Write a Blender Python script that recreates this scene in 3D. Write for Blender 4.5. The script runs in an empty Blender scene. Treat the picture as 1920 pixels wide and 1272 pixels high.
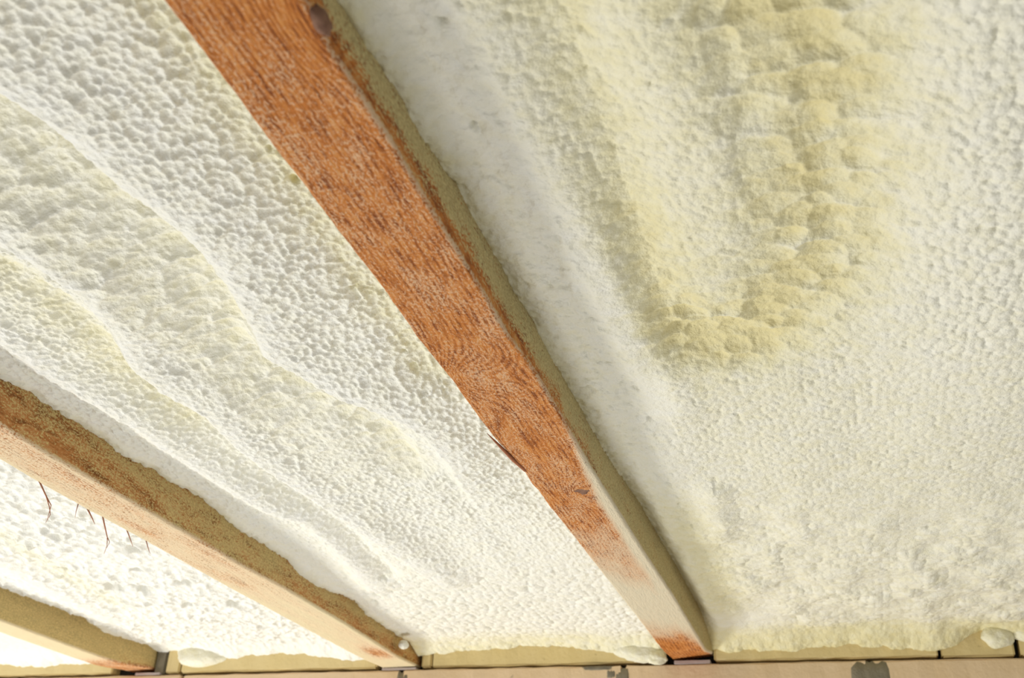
import bpy, bmesh, math, random
import numpy as np
from mathutils import Matrix, Vector

C = bpy.context.scene.collection
sc = bpy.context.scene
random.seed(4)

ZJ = 2.60            # height of the rafters' underside above the floor level
WALL = 2.355         # inner face of the masonry
DECK = 0.185         # underside of the roof deck above the rafters' underside

# ------------------------------------------------------------------ camera, light, exposure
cd = bpy.data.cameras.new('camera')
cam = bpy.data.objects.new('camera', cd)
C.objects.link(cam)
W_ = np.array([[0.95646, -0.1039, -0.27273], [0.28898, 0.46792, 0.83519], [0.04084, -0.87764, 0.47757]])
rx, dn, fw = W_[:, 0], W_[:, 1], W_[:, 2]
M = Matrix(((rx[0], -dn[0], -fw[0], 0.0), (rx[1], -dn[1], -fw[1], 0.0), (rx[2], -dn[2], -fw[2], ZJ - 0.5), (0, 0, 0, 1)))
cam.matrix_world = M
cd.sensor_fit = 'HORIZONTAL'
cd.sensor_width = 36.0
cd.lens = 36.0 * 2000.0 / 1920.0
cd.clip_start = 0.01
cd.dof.use_dof = True
cd.dof.focus_distance = 1.30
cd.dof.aperture_fstop = 8.5
sc.camera = cam

wd = bpy.data.worlds.new('world')
sc.world = wd
wd.use_nodes = True
bg = wd.node_tree.nodes['Background']
bg.inputs[0].default_value = (1.0, 0.985, 0.95, 1)
bg.inputs[1].default_value = 0.42


def area(name, loc, target, sx, sy, power, col):
    l = bpy.data.lights.new(name, 'AREA')
    l.shape = 'RECTANGLE'
    l.size, l.size_y = sx, sy
    l.energy = power
    l.color = col
    o = bpy.data.objects.new(name, l)
    o.location = loc
    o.rotation_euler = (Vector(target) - Vector(loc)).to_track_quat('-Z', 'Y').to_euler()
    C.objects.link(o)
    return o


# daylight through the opening in the masonry, below and to the left of the view
area('window_daylight', (-3.5, 1.75, ZJ - 2.25), (-0.9, 1.2, ZJ), 1.4, 1.0, 92.0, (1.0, 0.99, 0.96))
area('below_fill', (-1.0, 1.9, ZJ - 2.1), (-0.9, 1.35, ZJ), 1.0, 0.6, 22.0, (1.0, 0.99, 0.96))  # added fill lamp from below, no door stands there

vs = sc.view_settings
vs.view_transform = 'Standard'
vs.look = 'None'
vs.gamma = 1.0
vs.use_curve_mapping = False
vs.exposure = 0.0


# ------------------------------------------------------------------ numeric noise
_rng = np.random.default_rng(11)
_T = _rng.random((6, 256, 256)).astype(np.float32)


def vnoise(x, y, k=0):
    xi = np.floor(x).astype(np.int64)
    yi = np.floor(y).astype(np.int64)
    fx, fy = x - xi, y - yi
    fx = fx * fx * fx * (fx * (fx * 6 - 15) + 10)
    fy = fy * fy * fy * (fy * (fy * 6 - 15) + 10)
    T = _T[k % 6]
    a = T[xi & 255, yi & 255]
    b = T[(xi + 1) & 255, yi & 255]
    c = T[xi & 255, (yi + 1) & 255]
    d = T[(xi + 1) & 255, (yi + 1) & 255]
    return ((a + (b - a) * fx) * (1 - fy) + (c + (d - c) * fx) * fy) * 2 - 1


def fbm(x, y, o=4, k=0):
    s, a = 0, 0.5
    for i in range(o):
        s = s + a * vnoise(x + 17.3 * i, y - 9.1 * i, k + i)
        x, y, a = x * 2.03, y * 2.03, a * 0.5
    return s


def worley(x, y, k=0):
    """distance to the nearest jittered cell centre, and a random value of that cell"""
    xi = np.floor(x).astype(np.int64)
    yi = np.floor(y).astype(np.int64)
    best = np.full(x.shape, 9.0)
    val = np.zeros(x.shape)
    for i in (-1, 0, 1):
        for j in (-1, 0, 1):
            cx, cy = xi + i, yi + j
            jx = _T[k % 6][cx & 255, cy & 255]
            jy = _T[(k + 1) % 6][cx & 255, cy & 255]
            r = _T[(k + 2) % 6][cx & 255, cy & 255]
            d = np.hypot(cx + 0.1 + 0.8 * jx - x, cy + 0.1 + 0.8 * jy - y) / (0.78 + 0.5 * r)
            m = d < best
            best = np.where(m, d, best)
            val = np.where(m, r, val)
    return best, val


def dome(x, y, k=0):
    d, v = worley(x, y, k)
    return np.sqrt(np.maximum(0.0, 1.0 - (d / 1.02) ** 2))


def sstep(a, b, x):
    t = np.clip((x - a) / (b - a), 0, 1)
    return t * t * (3 - 2 * t)


def sdist(x, y, P):
    """distance to a polyline, signed + on its right-hand (+X) side"""
    best = np.full(x.shape, 1e9)
    sg = np.ones(x.shape)
    for (ax, ay), (bx, by) in zip(P[:-1], P[1:]):
        ux, uy = bx - ax, by - ay
        L2 = ux * ux + uy * uy
        t = np.clip(((x - ax) * ux + (y - ay) * uy) / L2, 0, 1)
        px, py = x - ax - t * ux, y - ay - t * uy
        d = np.hypot(px, py)
        m = d < best
        best = np.where(m, d, best)
        sg = np.where(m, np.where(uy * px - ux * py >= 0, 1.0, -1.0), sg)
    return best, sg


def ridge(x, y, P, sl, sr):
    d, s = sdist(x, y, P)
    w = np.where(s > 0, sr, sl)
    return np.exp(-(d / w) ** 2)


# ------------------------------------------------------------------ materials
class NT:
    def __init__(self, name):
        self.m = bpy.data.materials.new(name)
        self.m.use_nodes = True
        self.t = self.m.node_tree
        self.b = self.t.nodes['Principled BSDF']

    def n(self, kind, **kw):
        o = self.t.nodes.new(kind)
        for k, v in kw.items():
            if k.startswith('_'):
                o.inputs[k[1:].replace('_', ' ')].default_value = v
            else:
                setattr(o, k, v)
        return o

    def l(self, a, b):
        self.t.links.new(a, b)

    def attr(self, name):
        return self.n('ShaderNodeAttribute', attribute_name=name).outputs['Fac']

    def coord(self, scale=(1, 1, 1)):
        c = self.n('ShaderNodeTexCoord')
        mp = self.n('ShaderNodeMapping')
        mp.inputs['Scale'].default_value = scale
        self.l(c.outputs['Object'], mp.inputs['Vector'])
        return mp.outputs['Vector']

    def noise(self, vec, scale, detail=4.0, rough=0.55, dist=0.0):
        o = self.n('ShaderNodeTexNoise')
        o.inputs['Scale'].default_value = scale
        o.inputs['Detail'].default_value = detail
        o.inputs['Roughness'].default_value = rough
        o.inputs['Distortion'].default_value = dist
        self.l(vec, o.inputs['Vector'])
        return o.outputs['Fac']

    def math(self, op, a, b=0.0, c=None, clamp=False):
        o = self.n('ShaderNodeMath', operation=op, use_clamp=clamp)
        for i, v in enumerate([a, b] + ([c] if c is not None else [])):
            if isinstance(v, (int, float)):
                o.inputs[i].default_value = v
            else:
                self.l(v, o.inputs[i])
        return o.outputs[0]

    def ramp(self, fac, stops):
        o = self.n('ShaderNodeValToRGB')
        e = o.color_ramp.elements
        while len(e) < len(stops):
            e.new(0.5)
        for el, (p, col) in zip(e, stops):
            el.position = p
            el.color = (*col, 1) if len(col) == 3 else col
        self.l(fac, o.inputs[0])
        return o.outputs[0]

    def mix(self, fac, a, b):
        o = self.n('ShaderNodeMix', data_type='RGBA')
        if isinstance(fac, (int, float)):
            o.inputs[0].default_value = fac
        else:
            self.l(fac, o.inputs[0])
        for i, v in ((6, a), (7, b)):
            if isinstance(v, tuple):
                o.inputs[i].default_value = (*v, 1)
            else:
                self.l(v, o.inputs[i])
        return o.outputs[2]

    def bump(self, h, dist, strength=1.0):
        o = self.n('ShaderNodeBump')
        o.inputs['Strength'].default_value = strength
        o.inputs['Distance'].default_value = dist
        self.l(h, o.inputs['Height'])
        self.l(o.outputs[0], self.b.inputs['Normal'])

    def out(self, col, rough=0.7, spec=0.3):
        if isinstance(col, tuple):
            self.b.inputs['Base Color'].default_value = (*col, 1)
        else:
            self.l(col, self.b.inputs['Base Color'])
        self.b.inputs['Roughness'].default_value = rough
        self.b.inputs['Specular IOR Level'].default_value = spec
        return self.m


def foam_material():
    t = NT('spray_foam')
    v = t.coord()
    f = t.noise(v, 55, 4, 0.6)
    tint = t.math('ADD', t.attr('tint'), t.math('MULTIPLY', t.math('SUBTRACT', f, 0.5), 0.7), clamp=True)
    col = t.ramp(tint, [(0.0, (0.80, 0.79, 0.725)), (0.35, (0.79, 0.765, 0.63)), (0.7, (0.74, 0.69, 0.45)), (1.0, (0.69, 0.61, 0.32))])
    fine = t.noise(v, 420, 3, 0.6)
    med = t.noise(v, 170, 3, 0.5)
    t.bump(t.math('ADD', t.math('MULTIPLY', fine, 0.6), med), 0.0019, 0.9)
    return t.out(col, 0.5, 0.35)


def wood_material(name, dark, mid, light, dustc, fleck, film):
    t = NT(name)
    g = t.attr('grain')
    dust = t.attr('dust')
    side = t.attr('side')
    v = t.coord((1, 0.14, 1))
    vf = t.coord((1, 0.50, 1))
    wob = t.noise(t.coord((1, 0.3, 1)), 40, 4, 0.6)
    ring = t.math('SINE', t.math('ADD', t.math('MULTIPLY', g, 6.2832), t.math('MULTIPLY', wob, 6.5)))
    ring = t.math('MULTIPLY_ADD', ring, 0.5, 0.5)
    fib = t.noise(v, 330, 4, 0.65)
    speck = t.noise(vf, 480, 3, 0.7)
    blot = t.noise(t.coord((1, 0.4, 1)), 60, 4, 0.65)
    tone = t.math('ADD', t.math('MULTIPLY', ring, 0.19), t.math('MULTIPLY', t.math('MULTIPLY_ADD', t.math('SUBTRACT', fib, 0.5), 1.7, 0.5), 0.55))
    tone = t.math('ADD', tone, t.math('MULTIPLY', t.math('SUBTRACT', blot, 0.46), 0.95))
    col = t.ramp(tone, [(0.16, dark), (0.42, mid), (0.72, light)])
    big = t.noise(t.coord((1, 0.4, 1)), 26, 4, 0.6)
    # pale specks of overspray caught by the sawn fibres, thicker where the dust attribute is high
    th = t.math('ADD', t.math('MULTIPLY', dust, 1.25), t.math('MULTIPLY', t.math('SUBTRACT', big, 0.5), 0.9))
    s = t.math('ADD', t.math('MULTIPLY', t.math('SUBTRACT', speck, 0.55), 1.5), t.math('MULTIPLY', t.math('SUBTRACT', th, 0.12), 0.50))
    s = t.math('SUBTRACT', s, t.math('MULTIPLY', t.math('SUBTRACT', 0.75, ring), 0.06))
    s = t.math('ADD', s, t.math('MULTIPLY', t.math('SUBTRACT', fib, 0.5), 0.35))
    fac = t.math('MULTIPLY', t.math('MULTIPLY_ADD', s, 5.0, 0.06), 1.0, clamp=True)
    dcol = t.mix(t.math('MULTIPLY', dust, 1.0, clamp=True), fleck, dustc)
    film2 = t.mix(t.math('MULTIPLY_ADD', t.math('SUBTRACT', speck, 0.5), 3.0, 0.5, True), tuple(c * 0.62 for c in film), tuple(min(1, c * 1.2) for c in film))
    dcol = t.mix(side, dcol, film2)
    col2 = t.mix(t.math('MULTIPLY', fac, 0.88), col, dcol)
    t.bump(t.math('ADD', t.math('MULTIPLY', fib, 1.0), t.math('MULTIPLY', speck, 1.2)), 0.0022, 0.8)
    return t.out(col2, 0.75, 0.2)


def block_material(name, a, b, stain):
    t = NT(name)
    v = t.coord()
    n1 = t.noise(v, 14, 5, 0.6)
    n2 = t.noise(v, 95, 4, 0.6)
    col = t.mix(n1, a, b)
    pit = t.ramp(t.noise(v, 46, 3, 0.5, 0.6), [(0.70, (0, 0, 0)), (0.78, (1, 1, 1))])
    col = t.mix(t.math('MULTIPLY', pit, 0.55), col, stain)
    t.bump(n2, 0.002, 0.6)
    return t.out(col, 0.85, 0.15)


def plain_material(name, a, b, scale, rough=0.8, bump=0.001):
    t = NT(name)
    v = t.coord()
    n1 = t.noise(v, scale, 5, 0.6)
    t.bump(t.noise(v, scale * 6, 3, 0.6), bump, 0.6)
    return t.out(t.mix(n1, a, b), rough, 0.2)


M_FOAM = foam_material()
M_WOODA = wood_material('reddish_rafter_wood', (0.21, 0.052, 0.008), (0.50, 0.165, 0.028), (0.64, 0.28, 0.075), (0.70, 0.64, 0.46), (0.66, 0.34, 0.16), (0.58, 0.51, 0.25))
M_WOODB = wood_material('dusted_rafter_wood', (0.22, 0.08, 0.018), (0.52, 0.21, 0.06), (0.66, 0.36, 0.15), (0.76, 0.66, 0.42), (0.78, 0.56, 0.38), (0.64, 0.51, 0.22))
M_YBLOCK = block_material('yellow_block', (0.70, 0.55, 0.25), (0.80, 0.66, 0.37), (0.34, 0.24, 0.10))
M_PBLOCK = block_material('buff_block', (0.72, 0.53, 0.31), (0.80, 0.63, 0.44), (0.25, 0.19, 0.13))
M_LILAC = plain_material('lilac_pad', (0.44, 0.38, 0.38), (0.58, 0.50, 0.46), 30)
M_MORTAR = plain_material('grey_mortar', (0.17, 0.15, 0.11), (0.33, 0.29, 0.21), 45, 0.9, 0.003)
M_CORE = plain_material('dark_core', (0.03, 0.028, 0.025), (0.05, 0.045, 0.04), 20, 0.95)
M_DECK = plain_material('roof_deck_board', (0.35, 0.22, 0.10), (0.45, 0.30, 0.16), 12)
M_KNOT = plain_material('knot_wood', (0.07, 0.025, 0.015), (0.34, 0.19, 0.12), 90)
M_SPLIT = plain_material('splinter_wood', (0.26, 0.08, 0.03), (0.42, 0.18, 0.09), 120)


# ------------------------------------------------------------------ mesh helpers
def link_mesh(name, verts, faces, mat, parent=None, smooth=True, attrs=None):
    me = bpy.data.meshes.new(name)
    v = np.asarray(verts, np.float32)
    me.vertices.add(len(v))
    me.vertices.foreach_set('co', v.ravel())
    f = np.asarray(faces, np.int32)
    k = f.shape[1]
    me.loops.add(f.size)
    me.loops.foreach_set('vertex_index', f.ravel())
    me.polygons.add(len(f))
    me.polygons.foreach_set('loop_start', np.arange(0, f.size, k, dtype=np.int32))
    me.polygons.foreach_set('loop_total', np.full(len(f), k, np.int32))
    me.update(calc_edges=True)
    me.polygons.foreach_set('use_smooth', np.full(len(f), smooth, bool))
    for an, av in (attrs or {}).items():
        a = me.attributes.new(an, 'FLOAT', 'POINT')
        a.data.foreach_set('value', np.asarray(av, np.float32).ravel())
    me.materials.append(mat)
    me.validate()
    o = bpy.data.objects.new(name, me)
    C.objects.link(o)
    if parent:
        o.parent = parent
    return o


def from_bm(name, bm, mat, parent=None, smooth=False):
    me = bpy.data.meshes.new(name)
    bm.to_mesh(me)
    bm.free()
    me.materials.append(mat)
    if smooth:
        me.polygons.foreach_set('use_smooth', np.ones(len(me.polygons), bool))
    o = bpy.data.objects.new(name, me)
    C.objects.link(o)
    if parent:
        o.parent = parent
    return o


def tag(o, label, cat, group=None):
    o['label'] = label
    o['category'] = cat
    if group:
        o['group'] = group


def grid_faces(nx, ny):
    i = np.arange(ny - 1)[:, None] * nx + np.arange(nx - 1)[None, :]
    i = i.ravel()
    return np.stack([i, i + nx, i + nx + 1, i + 1], 1)      # faces look down


# ------------------------------------------------------------------ measured lines (x, y on the ceiling; gap = height above the rafters' underside)
CON_A = [(0.30, .045), (0.5112, 0.0440), (0.5589, 0.0481), (0.6038, 0.0477), (0.7028, 0.0604), (0.7626, 0.0582), (0.8459, 0.0603), (0.9977, 0.0499), (1.1059, 0.0548), (1.2029, 0.0560), (1.2965, 0.0545), (1.5439, 0.0702), (1.7337, 0.0689), (2.1762, 0.0720), (2.3392, 0.0450)]
CON_B = [(0.9281, 0.0547), (0.9746, 0.0602), (1.0481, 0.0601), (1.1106, 0.0602), (1.1917, 0.0578), (1.2495, 0.0642), (1.2856, 0.0613), (1.3899, 0.0652), (1.4932, 0.0558), (1.6644, 0.0533), (1.7318, 0.0385), (1.8213, 0.0383), (1.9642, 0.0556), (2.0481, 0.0442), (2.2252, 0.0469)]
CON_C = [(1.7883, 0.0673), (1.9150, 0.0672), (2.0513, 0.0749), (2.1584, 0.0578), (2.3093, 0.0644)]
WALL_L = [(-2.1462, 0.0451), (-1.9922, 0.0350), (-1.9293, 0.0445), (-1.8468, 0.0387)]
WALL_CB = [(-1.6808, 0.0708), (-1.6262, 0.0694), (-1.4476, 0.0455), (-1.3610, 0.0538), (-1.2745, 0.0542), (-1.1882, 0.0446), (-1.1311, 0.0333)]
WALL_BA = [(-0.9717, 0.0400), (-0.9029, 0.0420), (-0.8262, 0.0517), (-0.7643, 0.0502), (-0.6936, 0.0591), (-0.5987, 0.0507), (-0.5399, 0.0468), (-0.5073, 0.0390), (-0.4405, 0.0350)]
WALL_R = [(-0.2779, 0.0384), (-0.2554, 0.0313), (-0.2053, 0.0382), (-0.0994, 0.0344), (-0.0739, 0.0393), (0.0015, 0.0406), (0.0624, 0.0357), (0.1615, 0.0256), (0.1823, 0.0283), (0.2139, 0.0435), (0.2584, 0.0637), (0.3372, 0.0475), (0.6, 0.05)]
R1 = [(-0.5865, 0.30), (-0.5865, 0.4518), (-0.5811, 0.4800), (-0.5711, 0.5078), (-0.5672, 0.5526), (-0.5674, 0.5964), (-0.5630, 0.6371), (-0.5532, 0.6819), (-0.5530, 0.7277), (-0.5606, 0.8016), (-0.5779, 0.8774), (-0.5975, 0.9377), (-0.5769, 0.9972), (-0.5581, 1.0529), (-0.5116, 1.1097), (-0.4958, 1.1802), (-0.4995, 1.2720), (-0.5149, 1.3836), (-0.53, 1.50)]
H1 = [(-0.63, 0.35), (-0.6216, 0.4918), (-0.6000, 0.5409), (-0.5927, 0.5941), (-0.5846, 0.6443), (-0.5756, 0.6990), (-0.5791, 0.7608), (-0.6033, 0.8538), (-0.6305, 0.9358), (-0.6152, 1.0241), (-0.5942, 1.0991), (-0.5607, 1.1742), (-0.565, 1.33)]
R2 = [(-0.75, 0.5), (-0.7408, 0.6282), (-0.7296, 0.6578), (-0.7166, 0.6988), (-0.7106, 0.7617), (-0.7257, 0.8382), (-0.7625, 0.9219), (-0.7636, 1.0018), (-0.7470, 1.0608), (-0.7592, 1.1633), (-0.7565, 1.2729), (-0.7486, 1.4348), (-0.7334, 1.6135), (-0.7141, 1.8090)]
H2 = [(-0.7845, 0.7234), (-0.7730, 0.7920), (-0.7786, 0.8638), (-0.8023, 0.9693), (-0.7965, 1.0655), (-0.7948, 1.1544), (-0.8035, 1.2724), (-0.7967, 1.4112), (-0.7918, 1.6007), (-0.8027, 1.7919)]
R3 = [(-0.8825, 0.7), (-0.8825, 0.8408), (-0.8882, 0.9215), (-0.8820, 1.0002), (-0.8669, 1.0872), (-0.8731, 1.1596), (-0.8714, 1.2833), (-0.8609, 1.4271), (-0.8265, 1.4988), (-0.8311, 1.6426), (-0.8638, 1.8587)]
R4 = [(-0.2292, 0.3), (-0.2292, 0.4699), (-0.2305, 0.5152), (-0.2296, 0.5968), (-0.2221, 0.6885), (-0.2109, 0.7900), (-0.2005, 0.9003), (-0.1903, 1.0452), (-0.1852, 1.1918)]
V1 = [(-0.1425, 0.3), (-0.1425, 0.4926), (-0.1464, 0.5369), (-0.1472, 0.6051), (-0.1438, 0.6857), (-0.1460, 0.7878), (-0.1487, 0.9121), (-0.1443, 1.0552)]
P1 = [(-0.0816, 0.3), (-0.0816, 0.5133), (-0.0859, 0.6026), (-0.0807, 0.7012), (-0.0649, 0.8246)]
D1 = [(-0.0405, 0.3), (-0.0405, 0.5240), (-0.0401, 0.5488), (-0.0348, 0.6335), (-0.0347, 0.7125), (-0.0426, 0.7475)]
H4 = [(0.0007, 0.3), (0.0007, 0.5300), (0.0082, 0.5715), (0.0221, 0.6601), (0.0217, 0.7632), (0.0079, 0.8689), (-0.0111, 0.9436), (-0.0600, 1.0231), (-0.1164, 1.0230)]
H5 = [(-0.1527, 0.8219), (-0.1487, 0.9121), (-0.1257, 1.0086), (-0.0846, 1.0425)]
AL_ = [(-0.425, 0.3), (-0.4247, 0.4652), (-0.4279, 0.5401), (-0.4314, 0.6144), (-0.4317, 0.6932), (-0.4341, 0.7936), (-0.4357, 0.9026), (-0.4380, 1.0457)]
N1 = [(-0.1640, 1.4801), (-0.1711, 1.5979), (-0.1842, 1.7026)]
N2 = [(-0.1042, 1.6614), (-0.0751, 1.8391), (-0.0672, 2.0088)]


def pt(a, x):
    a = np.array(a)
    return np.interp(x, a[:, 0], a[:, 1])


# ------------------------------------------------------------------ relief of the foam
def pebbles(x, y, s, amp, k):
    wx = x + 0.35 * s * fbm(x / (2.2 * s), y / (2.2 * s), 2, k)
    wy = y + 0.35 * s * fbm(x / (2.2 * s) + 31, y / (2.2 * s) - 7, 2, k + 1)
    return amp * (0.84 * dome(wx / s, wy / s, k) + 0.16 * dome(wx / (0.5 * s) + 5, wy / (0.5 * s), k + 3))


def bowls(x, y, s, amp, k):
    """hammered skin: shallow bowls with thin raised rims"""
    wx = x + 0.40 * s * fbm(x / (2.0 * s), y / (2.0 * s), 2, k)
    wy = y + 0.40 * s * fbm(x / (2.0 * s) + 31, y / (2.0 * s) - 7, 2, k + 1)
    return amp * np.minimum(worley(wx / s, wy / s, k)[0], 1.0) ** 1.8


def scallops(x, y, sx, sy, amp, k):
    wx = x + 0.30 * sx * fbm(x / (1.2 * sx), y / (1.2 * sy), 2, k)
    wy = y + 0.40 * sy * fbm(x / (1.5 * sx) + 11, y / (1.5 * sy) + 3, 2, k + 2)
    return amp * np.minimum(worley(wx / sx, wy / sy, k)[0], 1.1) ** 2


def relief_left_bay(x, y):              # between the two front rafters
    g = 0.064 + 0.008 * fbm(x * 7, y * 3.2, 3, 1)
    r1, h1 = ridge(x, y, R1, .012, .075), ridge(x, y, H1, .050, .020)
    r2, h2 = ridge(x, y, R2, .014, .055), ridge(x, y, H2, .030, .018)
    r3 = ridge(x, y, R3, .018, .034)
    f1 = 1 - 0.75 * sstep(1.2, 1.5, y)
    g += -0.021 * r1 * f1 + 0.018 * h1 * f1 - 0.021 * r2 + 0.014 * h2 - 0.015 * r3
    al = ridge(x, y, AL_, .022, .05)
    g += 0.008 * al
    hol = np.clip(1.15 * h1 * f1 + 0.5 * h2 * sstep(1.5, 1.1, y), 0, 1)
    hol = np.maximum(hol, 0.75 * sstep(-.60, -.64, x) * sstep(-.73, -.69, x) * sstep(1.5, 1.0, y))
    crest = np.clip(ridge(x, y, R1, .010, .022) * f1 + ridge(x, y, R2, .012, .022) + ridge(x, y, R3, .012, .022), 0, 1)
    pa = (1 - 0.75 * hol) * (1 - 0.50 * crest)
    big = sstep(1.4, 2.1, y)
    g -= pa * (bowls(x, y, .0085, .0070, 0) * (1 - big) + pebbles(x, y, .0155, .0170, 2) * big)
    sc_ = scallops(x, y, .034, .024, 1.0, 1)
    g -= hol * (.0140 * sc_ + 0.5 * bowls(x, y, .009, .005, 3))
    pit = sstep(0.62, 0.9, vnoise(x / .013, y / .016, 3))
    g += al * 0.006 * pit
    tint = 0.18 + 0.20 * hol * (1.5 - 1.3 * sc_) + 0.62 * al * (0.55 + 0.7 * pit) * sstep(1.6, 0.9, y) - 0.10 * crest  # yellower in hollows and dents: foam's own hue plus bounce light put into colour
    tint += 0.25 * ridge(x, y, [(-.80, .72), (-.80, 1.1)], .05, .04) + 0.4 * sstep(2.20, 2.33, y)
    return g, tint


def relief_right_bay(x, y):
    g = 0.066 + 0.009 * fbm(x * 6 + 3, y * 3 + 1, 3, 2)
    r4, v1 = ridge(x, y, R4, .026, .036), ridge(x, y, V1, .030, .030)
    p1, d1 = ridge(x, y, P1, .035, .035), ridge(x, y, D1, .014, .02)
    wx, wy = x + .022 * fbm(x / .05, y / .05, 3, 2), y + .03 * fbm(x / .05, y / .06, 3, 4)
    h4, h5 = ridge(wx, wy, H4, .066, .066), ridge(wx, wy, H5, .04, .05)
    g += -0.008 * r4 + 0.010 * v1 - 0.004 * p1 + 0.004 * d1 + 0.012 * h4 + 0.006 * h5
    g -= 0.018 * np.exp(-((x - 0.20) / 0.11) ** 2 - ((y - 0.85) / 0.5) ** 2)
    g -= 0.010 * ridge(x, y, N1, .03, .022) - 0.006 * ridge(x, y, N2, .03, .03)
    # fan of sprayed foam against the rafter's far end
    fan = np.exp(-((x + .215) / .05) ** 2 - ((y - 1.42) / .22) ** 2)
    g -= 0.010 * fan
    fan2 = np.exp(-((x + .20) / .07) ** 2 - ((y - 2.22) / .10) ** 2)
    smooth = np.clip(0.85 * ridge(x, y, R4, .05, .018) + 0.7 * fan + fan2, 0, 1) * sstep(2.4, 2.3, y)
    hol = np.clip(h4 + 0.35 * h5, 0, 1)
    pa = (1 - 0.80 * smooth) * (1 - 0.70 * hol)
    fine = sstep(-.02, .06, x) * 0.5 + 0.5
    big = sstep(0.02, 0.14, x) * sstep(1.5, .9, y)
    far = sstep(1.3, 1.9, y)
    small = pebbles(x, y, .0092, .0078, 0)
    g -= pa * (small * (1 - big) * (1 - far) + pebbles(x, y, .0098, .0125, 2) * big + pebbles(x, y, .0135, .0125, 4) * (0.7 + 0.7 * fbm(x / .05, y / .06, 2, 3)) * far * (1 - big))
    sc_ = scallops(x, y, .034, .024, 1.0, 3)
    g -= hol * (.0145 * sc_ + 0.7 * pebbles(x, y, .0080, .006, 1))
    near = sstep(-.19, -.225, x) * sstep(1.9, 1.5, y)
    wq = x + .005 * fbm(x / .012, y / .012, 3, 1), y + .006 * fbm(x / .012, y / .012, 3, 3)
    g += near * (.0100 * np.minimum(worley(wq[0] / .013, wq[1] / .017, 4)[0], 1.05) ** 5 - .003 * fbm(x / .012, y / .015, 3, 2))
    g -= 0.007 * far * pebbles(x, y, .034, 1.0, 1) * (0.4 + sstep(-.3, .4, fbm(x / .06, y / .08, 2, 5)))
    tint = 0.42 + 0.10 * ridge(x, y, V1, .05, .12) * (1 - smooth) + 0.38 * hol * (1.45 - 1.2 * sc_ + 0.7 * fbm(x / .03, y / .03, 3, 1)) - 0.20 * smooth - 0.08 * big + 0.15 * v1  # hollow's yellow has interreflected light painted in on top of the foam's hue
    tint += 0.28 * np.exp(-((x + .225) / .045) ** 2) * sstep(1.35, 1.6, y) * sstep(2.3, 2.1, y)
    tint += 0.45 * sstep(2.22, 2.33, y)
    return g, tint


def relief_mid_bay(x, y):               # between the second and the third rafter
    g = 0.062 + 0.008 * fbm(x * 5 + 9, y * 3, 3, 3)
    rr = ridge(x, y, [(-1.50, 1.3), (-1.56, 1.75), (-1.60, 2.05)], .04, .03)
    hh = ridge(x, y, [(-1.40, 1.3), (-1.47, 1.70), (-1.50, 1.95)], .03, .04)
    g += -0.010 * rr + 0.006 * hh
    for px, py, r in [(-1.215, 1.599, .020), (-1.248, 1.803, .018), (-1.416, 1.817, .022), (-1.363, 1.837, .024), (-1.30, 1.72, .012), (-1.33, 1.95, .014), (-1.22, 1.95, .014), (-1.45, 1.70, .012)]:
        g += 0.022 * np.exp(-(((x - px) / r) ** 2 + ((y - py) / (r * 1.2)) ** 2) ** 2)
    g -= 0.013 * 0 + (1 - 0.6 * rr) * (bowls(x, y, .022, .0170, 2) * sstep(1.75, 1.55, y) + bowls(x, y, .017, .0130, 0) * sstep(1.55, 1.75, y))
    tint = 0.05 + 0.35 * hh  # hollow yellowed: foam hue with bounce light painted into it
    return g, tint


def relief_far_bay(x, y):
    g = 0.060 + 0.006 * fbm(x * 6, y * 4, 3, 4)
    g -= pebbles(x, y, .016, .005, 1)
    return g, 0.05 + 0 * x


def foam(label, xs, ys, fn, wall, con_l=None, con_r=None):
    x, y = np.meshgrid(xs, ys)
    g, tint = fn(x, y)
    for con, xe in ((con_l, xs[0]), (con_r, xs[-1])):
        if con is None:
            continue
        e = np.abs(x - xe) - 0.004
        gc = pt(con, y) + 0.0034 * fbm(y / .008, x / .006, 3, 2) + 0.004 * fbm(y / .03, x / .05, 2, 5)
        w = np.exp(-(np.maximum(e, 0) / .017) ** 2)
        g = g * (1 - w) + gc * w
        tint = tint + 0.25 * np.exp(-(e / .012) ** 2)
    gw = pt(wall, x) + 0.007 * fbm(x / .03, y / .05, 4, 1)
    w = np.exp(-(np.maximum(WALL - y, 0) / .045) ** 2)
    rough = pebbles(x, y, .017, .0130, 5)
    g = g * (1 - w) + (gw - rough * w) * w
    g = np.maximum(g, 0.012)
    nx, ny = len(xs), len(ys)
    v = np.stack([x, y, ZJ + g], -1).reshape(-1, 3)
    f = grid_faces(nx, ny)
    idx = np.arange(nx * ny).reshape(ny, nx)
    loop = np.concatenate([idx[0, :-1], idx[:-1, -1], idx[-1, :0:-1], idx[:0:-1, 0]])
    up = v[loop].copy()
    up[:, 2] = ZJ + DECK
    j = np.arange(len(loop)) + len(v)
    q = np.stack([loop, np.roll(loop, -1), np.roll(j, -1), j], 1)
    v = np.concatenate([v, up])
    tint = np.concatenate([np.clip(tint, 0, 1).ravel(), np.full(len(loop), 0.5)])
    o = link_mesh('spray_foam', v, np.concatenate([f, q]), M_FOAM, None, True, {'tint': tint})
    tag(o, label, 'foam insulation', 'bays of sprayed foam between the rafters')
    return o


def steps(a, b, s0, s1):
    out = [a]
    while out[-1] < b:
        t = (out[-1] - a) / (b - a)
        out.append(out[-1] + s0 + (s1 - s0) * t)
    out[-1] = b
    return np.array(out)


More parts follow.
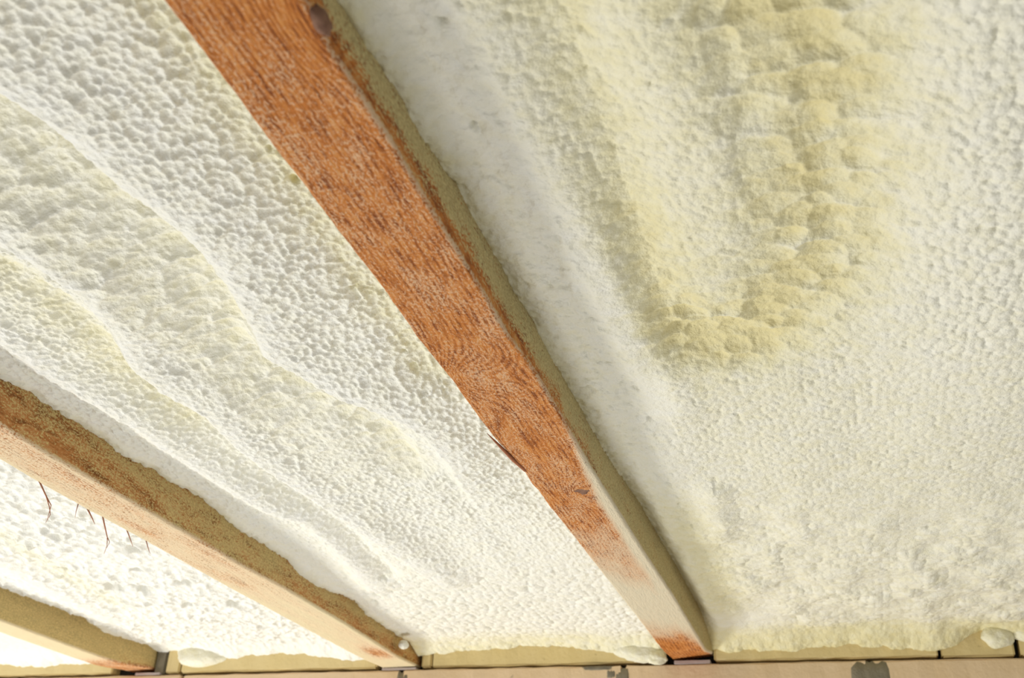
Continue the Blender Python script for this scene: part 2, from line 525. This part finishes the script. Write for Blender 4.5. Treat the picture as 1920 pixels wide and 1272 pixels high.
# ------------------------------------------------------------------ the setting
def box_bm(x0, x1, y0, y1, z0, z1, cuts=0, jit=0.0, bev=0.0, seed=0):
    bm = bmesh.new()
    bmesh.ops.create_cube(bm, size=1.0)
    for v in bm.verts:
        v.co = ((x0 + x1) / 2 + v.co.x * (x1 - x0), (y0 + y1) / 2 + v.co.y * (y1 - y0), (z0 + z1) / 2 + v.co.z * (z1 - z0))
    if cuts:
        ed = [e for e in bm.edges if abs(e.verts[0].co.x - e.verts[1].co.x) > 1e-6]
        bmesh.ops.subdivide_edges(bm, edges=ed, cuts=cuts)
    if bev:
        ed = [e for e in bm.edges if len(e.link_faces) == 2 and e.calc_face_angle(0) > 0.5]
        bmesh.ops.bevel(bm, geom=ed, offset=bev, segments=2, affect='EDGES')
    if jit:
        r = random.Random(seed)
        for v in bm.verts:
            v.co += Vector((r.uniform(-1, 1), r.uniform(-1, 1), r.uniform(-1, 1))) * jit
    return bm


deck = from_bm('ceiling', box_bm(-2.6, 0.75, 0.15, 2.5, ZJ + DECK, ZJ + DECK + 0.025), M_DECK)
deck['kind'] = 'structure'

wall = from_bm('wall_back', box_bm(-2.6, 0.75, WALL + 0.035, WALL + 0.24, ZJ - 0.62, ZJ + DECK - 0.001), M_CORE)
wall['kind'] = 'structure'
GAP = 0.0022


def brick(x0, x1, z0, z1, mat, seed, y0=WALL, bev=0.003):
    n = max(2, int((x1 - x0) / 0.03))
    return from_bm('brick', box_bm(x0, x1, y0, WALL + 0.12, ZJ + z0, ZJ + z1, n, 0.0011, bev, seed), mat, wall)


# upper course, fitted between the rafters
for i, (a, b) in enumerate([(-2.50, -1.792), (-1.6375, -1.5985), (-1.592, -1.066), (-0.9535, -0.9300), (-0.9262, -0.3880), (-0.2800, 0.1705), (0.1765, 0.3140), (0.3250, 0.70)]):
    zz = [0.0028, 0.0028, 0.0028, 0.003, 0.0026, 0.0028, 0.001, 0.001][i]
    brick(a, b, zz, DECK - 0.004, M_YBLOCK, i, WALL + [0, .002, 0, .003, .001, 0, .002, 0.001][i])
# lower courses: the bed joint is a thin dark gap
xj = [-2.5, -2.07, -1.585, -1.0, -0.478, 0.035, 0.52, 0.74]
for i in range(len(xj) - 1):
    brick(xj[i] + 0.004, xj[i + 1] - 0.004, -0.195, -0.0028 + [0, 0, -.0005, .0004, 0, -.001, -.002][i], M_PBLOCK, 20 + i, WALL - 0.001)
xk = [-2.5, -2.3, -1.8, -1.28, -0.74, -0.23, 0.28, 0.74]
for i in range(len(xk) - 1):
    brick(xk[i] + 0.004, xk[i + 1] - 0.004, -0.40, -0.2015, M_PBLOCK, 40 + i)
    brick(xj[i] + 0.004, xj[i + 1] - 0.004, -0.61, -0.4065, M_PBLOCK, 60 + i)


def smear(x0, x1, z0, z1, seed, y=WALL - 0.0025, name='mortar'):
    """a thin irregular pat of mortar trowelled over the joint"""
    r = random.Random(seed)
    bm = bmesh.new()
    n = 44
    pts = []
    for i in range(n):
        a = 2 * math.pi * i / n
        ca, sa = math.cos(a), math.sin(a)
        k = 0.5 * (abs(ca) ** 9 + abs(sa) ** 9) ** (-1 / 9) * r.uniform(0.95, 1.03)
        pts.append(((x0 + x1) / 2 + ca * k * (x1 - x0), ZJ + (z0 + z1) / 2 + sa * k * (z1 - z0)))
    cx, cz = (x0 + x1) / 2, ZJ + (z0 + z1) / 2
    back = [bm.verts.new((p, y + 0.012, q)) for p, q in pts]
    rim = [bm.verts.new((p, y + 0.0016, q)) for p, q in pts]
    inn = [bm.verts.new((cx + (p - cx) * .8, y + r.uniform(-.0008, .0008), cz + (q - cz) * .8)) for p, q in pts]
    cen = bm.verts.new((cx, y, cz))
    for i in range(n):
        j = (i + 1) % n
        bm.faces.new((back[i], back[j], rim[j], rim[i]))
        bm.faces.new((rim[i], rim[j], inn[j], inn[i]))
        bm.faces.new((inn[i], inn[j], cen))
    bmesh.ops.recalc_face_normals(bm, faces=bm.faces)
    o = from_bm(name, bm, M_MORTAR, wall, True)
    o['label'] = 'grey mortar smeared over a joint'
    return o


smear(-0.002, 0.074, -0.19, -0.005, 1)
smear(-0.497, -0.466, -0.17, -0.008, 2)
smear(-0.515, -0.495, -0.03, -0.012, 3)
smear(-1.010, -0.982, -0.16, -0.006, 4)
smear(-0.57, -0.50, -0.012, -0.003, 5)

# ------------------------------------------------------------------ rafters
EDGE_AL = [(.30, -.3728), (0.3981, -0.3725), (0.4814, -0.3728), (0.5404, -0.3746), (0.5981, -0.3738), (0.6707, -0.3747), (0.7601, -0.3738), (0.8538, -0.3776), (0.9568, -0.3760), (1.0111, -0.3777), (1.0582, -0.3782), (1.1233, -0.3778), (1.1703, -0.3745), (1.2176, -0.3735), (1.2652, -0.3760), (1.2900, -0.3742), (1.3636, -0.3755), (1.4048, -0.3745), (1.5835, -0.3737), (1.8013, -0.3727), (1.9886, -0.3715), (2.3212, -0.3712)]
EDGE_AR = [(.30, -.2852), (0.4208, -0.2846), (0.439, -0.2840), (0.4657, -0.2872), (0.509, -0.2856), (0.5692, -0.2848), (0.6411, -0.2860), (0.7169, -0.2858), (0.7996, -0.2861), (0.8738, -0.2875), (0.9091, -0.2850), (0.965, -0.2828), (1.0183, -0.2836), (1.1224, -0.2851), (1.2157, -0.2870), (1.3865, -0.2861), (1.584, -0.2856), (1.8318, -0.2820), (2.2689, -0.2827)]
EDGE_BL = [(0.8, -1.046), (1.0507, -1.0450), (1.1398, -1.0505), (1.2347, -1.0520), (1.3511, -1.0525), (1.4441, -1.0545), (1.6307, -1.0590), (1.8358, -1.0600), (2.0822, -1.0600), (2.3556, -1.0591)]
EDGE_BR = [(0.8, -.957), (0.9464, -0.9560), (1.0296, -0.9610), (1.1248, -0.9596), (1.2425, -0.9596), (1.3965, -0.9580), (1.5338, -0.9590), (1.6896, -0.9525), (1.9441, -0.9530), (2.3289, -0.9650)]
EDGE_CL = [(1.5, -1.760), (1.9046, -1.7600), (2.1459, -1.7620), (2.3294, -1.7560)]
EDGE_CR = [(1.5, -1.683), (1.816, -1.6820), (1.9924, -1.6850), (2.1653, -1.6860), (2.3054, -1.6740)]


def rafter(label, el, er, y0, y1, grain_fn, dust_fn, mat, end_lift, rnd_l, rnd_r, seed):
    root = bpy.data.objects.new('rafter', None)
    C.objects.link(root)
    root.location = (0.5 * (el[0][1] + er[0][1]), y0, ZJ)
    tag(root, label, 'rafter', 'timber rafters on the masonry')
    bpy.context.view_layer.update()
    ys = steps(y0, y1, 0.0022, 0.004)
    nb, ns, nt = 56, 20, 3
    H = DECK - 0.0005
    tb = np.linspace(0, 1, nb)
    zs = np.concatenate([np.linspace(0, .075, ns), [.11, H]])[1:]
    # section: underside left to right, right side up, top, left side down
    S = [('b', t) for t in tb] + [('r', z) for z in zs] + [('l', z) for z in zs[::-1]]
    n = len(S)
    V = np.zeros((len(ys), n, 3))
    gr = np.zeros((len(ys), n))
    du = np.zeros((len(ys), n))
    sd = np.zeros((len(ys), n))
    xl = pt(el, ys) + 0.0007 * fbm(ys / .014, ys * 0 + seed, 4, 1)
    xr = pt(er, ys) + 0.0006 * fbm(ys / .016, ys * 0 + seed + 4, 4, 2)
    for i, (kind, t) in enumerate(S):
        if kind == 'b':
            x = xl + (xr - xl) * t
            dl, dr = x - xl, xr - x
            z = rnd_l * np.maximum(0, 1 - dl / rnd_l) ** 2 * 0.7 + rnd_r * np.maximum(0, 1 - dr / rnd_r) ** 2 * 0.7
            z = z + 0.0006 * fbm(x / .003, ys / .03, 3, seed)
        elif kind == 'r':
            z = np.full(len(ys), t) + rnd_r * .7 * max(0, 1 - t / .03)
            x = xr + 0.0006 * fbm(z / .004, ys / .03, 3, seed + 1)
        else:
            z = np.full(len(ys), t) + rnd_l * .7 * max(0, 1 - t / .03)
            x = xl
        lift = end_lift[0] * sstep(y1 - .16, y1, ys)
        zz = np.minimum(z + lift * (1 - min(1.0, (t if kind != 'b' else 0) / H)), H)
        if kind == 'b':
            zz = zz + end_lift[1] * t * sstep(y1 - .16, y1, ys)
        elif kind == 'r':
            zz = np.minimum(zz + end_lift[1] * (1 - t / H) * sstep(y1 - .16, y1, ys), H)
        V[:, i] = np.stack([x, ys, ZJ + zz], 1)
        gr[:, i] = grain_fn(x, ys, z, kind)
        sd[:, i] = 0.0 if kind == 'b' else 1.0
        u = t if kind == 'b' else (1.0 if kind == 'r' else 0.0)
        du[:, i] = dust_fn(x, ys, z, kind, u)
    m = len(ys)
    idx = np.arange(m * n).reshape(m, n)
    a = idx[:-1]
    b = idx[1:]
    f = np.stack([a, np.roll(a, -1, 1), np.roll(b, -1, 1), b], -1).reshape(-1, 4)
    v = V.reshape(-1, 3) - np.array(root.location)
    # end caps as fans round an extra vertex
    caps = []
    ext = []
    for k, row in ((0, idx[0]), (1, idx[-1])):
        ext.append(v[row].mean(0))
        c = len(v) + k
        for i in range(n):
            p, q = row[i], row[(i + 1) % n]
            caps.append((p, c, c, q) if k == 0 else (q, c, c, p))
    v = np.concatenate([v, np.array(ext)])
    pad = lambda arr: np.concatenate([arr.ravel(), [0.3, 0.3]])
    me_f = f
    o = link_mesh('beam', v, me_f, mat, root, True, {'grain': pad(gr), 'dust': np.clip(pad(du), 0, 1), 'side': pad(sd)})
    bm = bmesh.new()
    bm.from_mesh(o.data)
    bm.verts.ensure_lookup_table()
    for (p, c, _, q) in caps:
        try:
            bm.faces.new((bm.verts[int(p)], bm.verts[int(c)], bm.verts[int(q)]))
        except ValueError:
            pass
    bmesh.ops.recalc_face_normals(bm, faces=bm.faces)
    bm.to_mesh(o.data)
    bm.free()
    return root


def knot_push(x, y, xk, yk, a, b, s):
    return s * np.exp(-((x - xk) / a) ** 2 - ((y - yk) / b) ** 2)


def grain_a(x, y, z, k):
    g = (x + 0.374) / 0.0062 + 1.2 * fbm(x / .05, y / .3, 2, 3) + y * 1.3
    g = g + knot_push(x, y, -.356, .945, .030, .055, 5.5) + knot_push(x, y, -.3226, 1.303, .022, .05, 5.0)
    g = g + knot_push(x, y, -.285, .44, .03, .05, 5) + knot_push(x, y, -.368, 1.12, .016, .12, 4) + knot_push(x, y, -.33, .95, .05, .03, 3)
    return g + z / .03


def dust_a(x, y, z, k, u):
    if k == 'r':
        return 0.74 - 0.74 * sstep(.036, .0, z + .010 * fbm(y / .05, z / .03, 2, 4)) * sstep(1.5, .8, y) + 0.1 * fbm(y / .04, z / .02, 3, 3)
    if k == 'l':
        return 0.6 + 0 * y
    wv = .05 * fbm(x / .02, y / .1, 3, 2)
    edge = sstep(1 - (0.05 + 0.25 * sstep(1.05, 1.35, y)), 1.0, u + wv) * (0.35 + 0.65 * sstep(1.05, 1.3, y))
    patch = np.exp(-((y - 1.86 - .12 * (u - .3)) / .16) ** 2) * (0.80 - .35 * u)
    mid = 0.30 * sstep(1.3, 1.65, y)
    endc = sstep(2.02, 2.24, y + .04 * fbm(x / .02, y / .08, 3, 4))
    base = 0.25 + 0.16 * fbm(x / .02, y / .06, 3, 1) - 0.14 * np.exp(-((x + .30) / .03) ** 2 - ((y - .42) / .05) ** 2)
    return np.clip(base + 0.9 * edge + patch + mid, 0, 1.0) * (1 - 0.85 * endc * sstep(1.02, .88, u))


rafter_a = rafter('long reddish brown rafter crossing the ceiling in front, bare wood with pale far end', EDGE_AL, EDGE_AR, 0.30, WALL + 0.03,
                  grain_a, dust_a, M_WOODA, (0.010, 0.010), .004, .004, 1)


def grain_b(x, y, z, k):
    g = (x + 1.05) / 0.007 + 1.5 * fbm(x / .05, y / .35, 2, 1) + y * 1.1
    return g + knot_push(x, y, -1.0, 1.32, .03, .10, 5) + knot_push(x, y, -1.02, 1.75, .03, .12, 4) + z / .03


def dust_b(x, y, z, k, u):
    if k == 'r':
        return 0.56 - 0.40 * np.exp(-((z - .012) / .03) ** 2) * sstep(1.5, 1.0, y) - 0.25 * np.exp(-((z - .008) / .02) ** 2) * sstep(1.5, 1.8, y) + 0.12 * fbm(y / .06, z / .02, 3, 3)
    if k == 'l':
        return 0.8 + 0 * y
    d = 0.60 + 0.24 * fbm(x / .02, y / .12, 3, 1) + 0.3 * sstep(.35, .0, u) + 0.28 * sstep(1.55, 1.9, y) + .3 * sstep(.85, 1.0, u) * sstep(1.6, 1.9, y)
    return d + 0.7 * sstep(2.25, 2.31, y) - 0.6 * np.exp(-((y - 2.19) / .07) ** 2) * sstep(.2, .6, u)


rafter_b = rafter('foam-dusted pinkish rafter with a hairy splintered lower edge, second from the front', EDGE_BL, EDGE_BR, 0.80, WALL + 0.03,
                  grain_b, dust_b, M_WOODB, (0.004, 0.002), .012, .004, 2)


def dust_c(x, y, z, k, u):
    if k == 'r':
        return 0.95 - 0.55 * np.exp(-((y - 2.30) / .09) ** 2) * sstep(.06, .0, z) + 0.1 * fbm(y / .05, z / .02, 3, 2)
    if k == 'l':
        return 0.9 + 0 * y
    return 0.98 - 0.75 * sstep(2.12, 2.24, y) + 0.05 * fbm(x / .02, y / .1, 2, 2)


rafter_c = rafter('whitened rafter beyond the dusted one, its orange tip over a black pocket', EDGE_CL, EDGE_CR, 1.5, WALL + 0.03,
                  grain_b, dust_c, M_WOODB, (0.011, 0.003), .006, .004, 3)


def blob(name, center, rad, mat, parent, seed, amp=.25, freq=1.6, sub=4, tint=0.25):
    bm = bmesh.new()
    bmesh.ops.create_icosphere(bm, subdivisions=sub, radius=1.0)
    from mathutils import noise as mn
    off = Vector((seed * 3.7, seed * 1.3, seed * 2.1))
    for v in bm.verts:
        d = 1 + amp * mn.noise(v.co * freq + off) + amp * .4 * mn.noise(v.co * freq * 2.7 + off)
        v.co = Vector((v.co.x * rad[0], v.co.y * rad[1], v.co.z * rad[2])) * d + Vector(center) - (parent.location if parent else Vector())
    o = from_bm(name, bm, mat, parent, True)
    a = o.data.attributes.new('tint', 'FLOAT', 'POINT')
    a.data.foreach_set('value', np.full(len(o.data.vertices), tint, np.float32))
    return o


def tube(name, pts, radii, mat, parent):
    bm = bmesh.new()
    rings = []
    loc = parent.location
    for i, p in enumerate(pts):
        p = Vector(p)
        q = Vector(pts[min(i + 1, len(pts) - 1)]) - Vector(pts[max(i - 1, 0)])
        q.normalize()
        u = q.cross(Vector((0.3, 0.2, 1))).normalized()
        w = q.cross(u)
        rings.append([bm.verts.new(p + (u * math.cos(a) + w * math.sin(a)) * radii[i] - loc) for a in [k * math.pi / 3 for k in range(6)]])
    for r0, r1 in zip(rings[:-1], rings[1:]):
        for k in range(6):
            bm.faces.new((r0[k], r0[(k + 1) % 6], r1[(k + 1) % 6], r1[k]))
    bm.faces.new(rings[0][::-1])
    bm.faces.new(rings[-1])
    bmesh.ops.recalc_face_normals(bm, faces=bm.faces)
    return from_bm(name, bm, mat, parent, True)


# knots and a peeling sliver of the front rafter
blob('knot', (-.2845, .443, ZJ + .004), (.0055, .013, .0065), M_KNOT, rafter_a, 1, .3, 1.5, 3)
blob('knot', (-.316, 1.300, ZJ + .0024), (.0150, .014, .0034), M_KNOT, rafter_a, 2, .40, 1.6, 4)
tube('splinter', [(-.3705, 1.215, ZJ + .0015), (-.3745, 1.175, ZJ), (-.3772, 1.135, ZJ - .0005), (-.3792, 1.105, ZJ - .001), (-.3806, 1.088, ZJ - .001)], [.0026, .0026, .0019, .0010, .0003], M_SPLIT, rafter_a)
# torn strands hanging from the second rafter
for pts, r in [
    ([(-1.0371, 1.1204, .002), (-1.0600, 1.1689, -.004), (-1.0720, 1.1930, -.010), (-1.0800, 1.2080, -.016), (-1.089, 1.2130, -.026)], .0012),
    ([(-1.0600, 1.1689, -.004), (-1.0650, 1.1880, -.010), (-1.0740, 1.1980, -.020), (-1.079, 1.2030, -.025)], .0009),
    ([(-1.0377, 1.2644, .002), (-1.0632, 1.3092, -.003), (-1.0760, 1.3350, -.009), (-1.085, 1.3500, -.017), (-1.092, 1.3560, -.028)], .0013),
    ([(-1.0760, 1.3350, -.009), (-1.081, 1.349, -.012), (-1.086, 1.352, -.020)], .0008),
    ([(-1.045, 1.239, .002), (-1.056, 1.268, -.003), (-1.062, 1.283, -.006)], .0013),
    ([(-1.0475, 1.340, .003), (-1.0640, 1.378, -.003), (-1.070, 1.392, -.006)], .0010),
    ([(-1.0473, 1.3909, .003), (-1.0615, 1.4225, -.003), (-1.066, 1.434, -.005)], .0009),
    ([(-1.047, 1.2205, .003), (-1.060, 1.2350, -.003), (-1.066, 1.2430, -.010)], .0008),
]:
    P = [(a, b, ZJ + c) for a, b, c in pts]
    tube('splinter', P, [r * (1 - .75 * i / (len(P) - 1)) for i in range(len(P))], M_SPLIT, rafter_b)

# bearing pads under the rafter ends, and the mortar packed beside them
for rf, x0, x1, z0, z1 in ((rafter_a, -.366, -.289, -.0022, .0055), (rafter_b, -1.05, -.965, -.002, .0030), (rafter_c, -1.72, -1.650, -.002, .004)):
    o = from_bm('bearing_pad', box_bm(x0 - rf.location.x, x1 - rf.location.x, WALL - .002 - rf.location.y, WALL + .05 - rf.location.y, z0, z1, 3, .0003, .0008, 7), M_LILAC, rf)
    o['label'] = 'thin lilac grey strip under the rafter end'
o = from_bm('mortar', box_bm(-1.672, -1.6415, WALL + .004, WALL + .1, ZJ - .001, ZJ + .12, 4, .0012, .004, 9), M_MORTAR, wall)
o['label'] = 'grey mortar packed beside the rafter'

# ------------------------------------------------------------------ sprayed foam, bay by bay
fr = foam('cream spray foam in the wide bay beyond the reddish front rafter, with a yellow hollow',
          np.concatenate([steps(-.290, .36, .0015, .0015), steps(.366, .70, .006, .006)]), steps(.30, WALL + .006, .0014, .0030), relief_right_bay, WALL_R, CON_A)
fl = foam('cream spray foam between the reddish and the dusted rafter, in long ridges',
          steps(-.962, -.366, .0015, .0015), steps(.36, WALL + .006, .0014, .0030), relief_left_bay, WALL_BA, CON_B)
fm = foam('bright white pitted spray foam between the dusted and the whitened rafter',
          steps(-1.690, -1.052, .0022, .0022), steps(.95, WALL + .006, .0022, .0030), relief_mid_bay, WALL_CB, CON_C)
ff = foam('white spray foam past the whitened rafter, in the smallest bay in view',
          steps(-2.45, -1.752, .0035, .0035), steps(1.55, WALL + .006, .0035, .0035), relief_far_bay, WALL_L)

# lumps of foam squeezed out over the masonry
blob('foam_lump', (-1.535, WALL - .004, ZJ + .050), (.072, .026, .036), M_FOAM, fm, 3, .20, 1.2, 4, .45)
blob('foam_lump', (-.435, WALL - .006, ZJ + .028), (.058, .020, .028), M_FOAM, fl, 5, .22, 1.3, 4, .50)
blob('foam_lump', (-.402, WALL - .010, ZJ + .012), (.024, .014, .017), M_FOAM, fl, 6, .28, 1.4, 4, .50)
blob('foam_lump', (.288, WALL - .004, ZJ + .044), (.030, .022, .028), M_FOAM, fr, 8, .20, 1.4, 4, .60)
blob('foam_lump', (.342, WALL - .006, ZJ + .050), (.034, .022, .026), M_FOAM, fr, 9, .20, 1.4, 4, .60)
blob('foam_lump', (-.944, 2.22, ZJ + .024), (.011, .013, .010), M_FOAM, fl, 10, .15, 1.2, 4, .30)
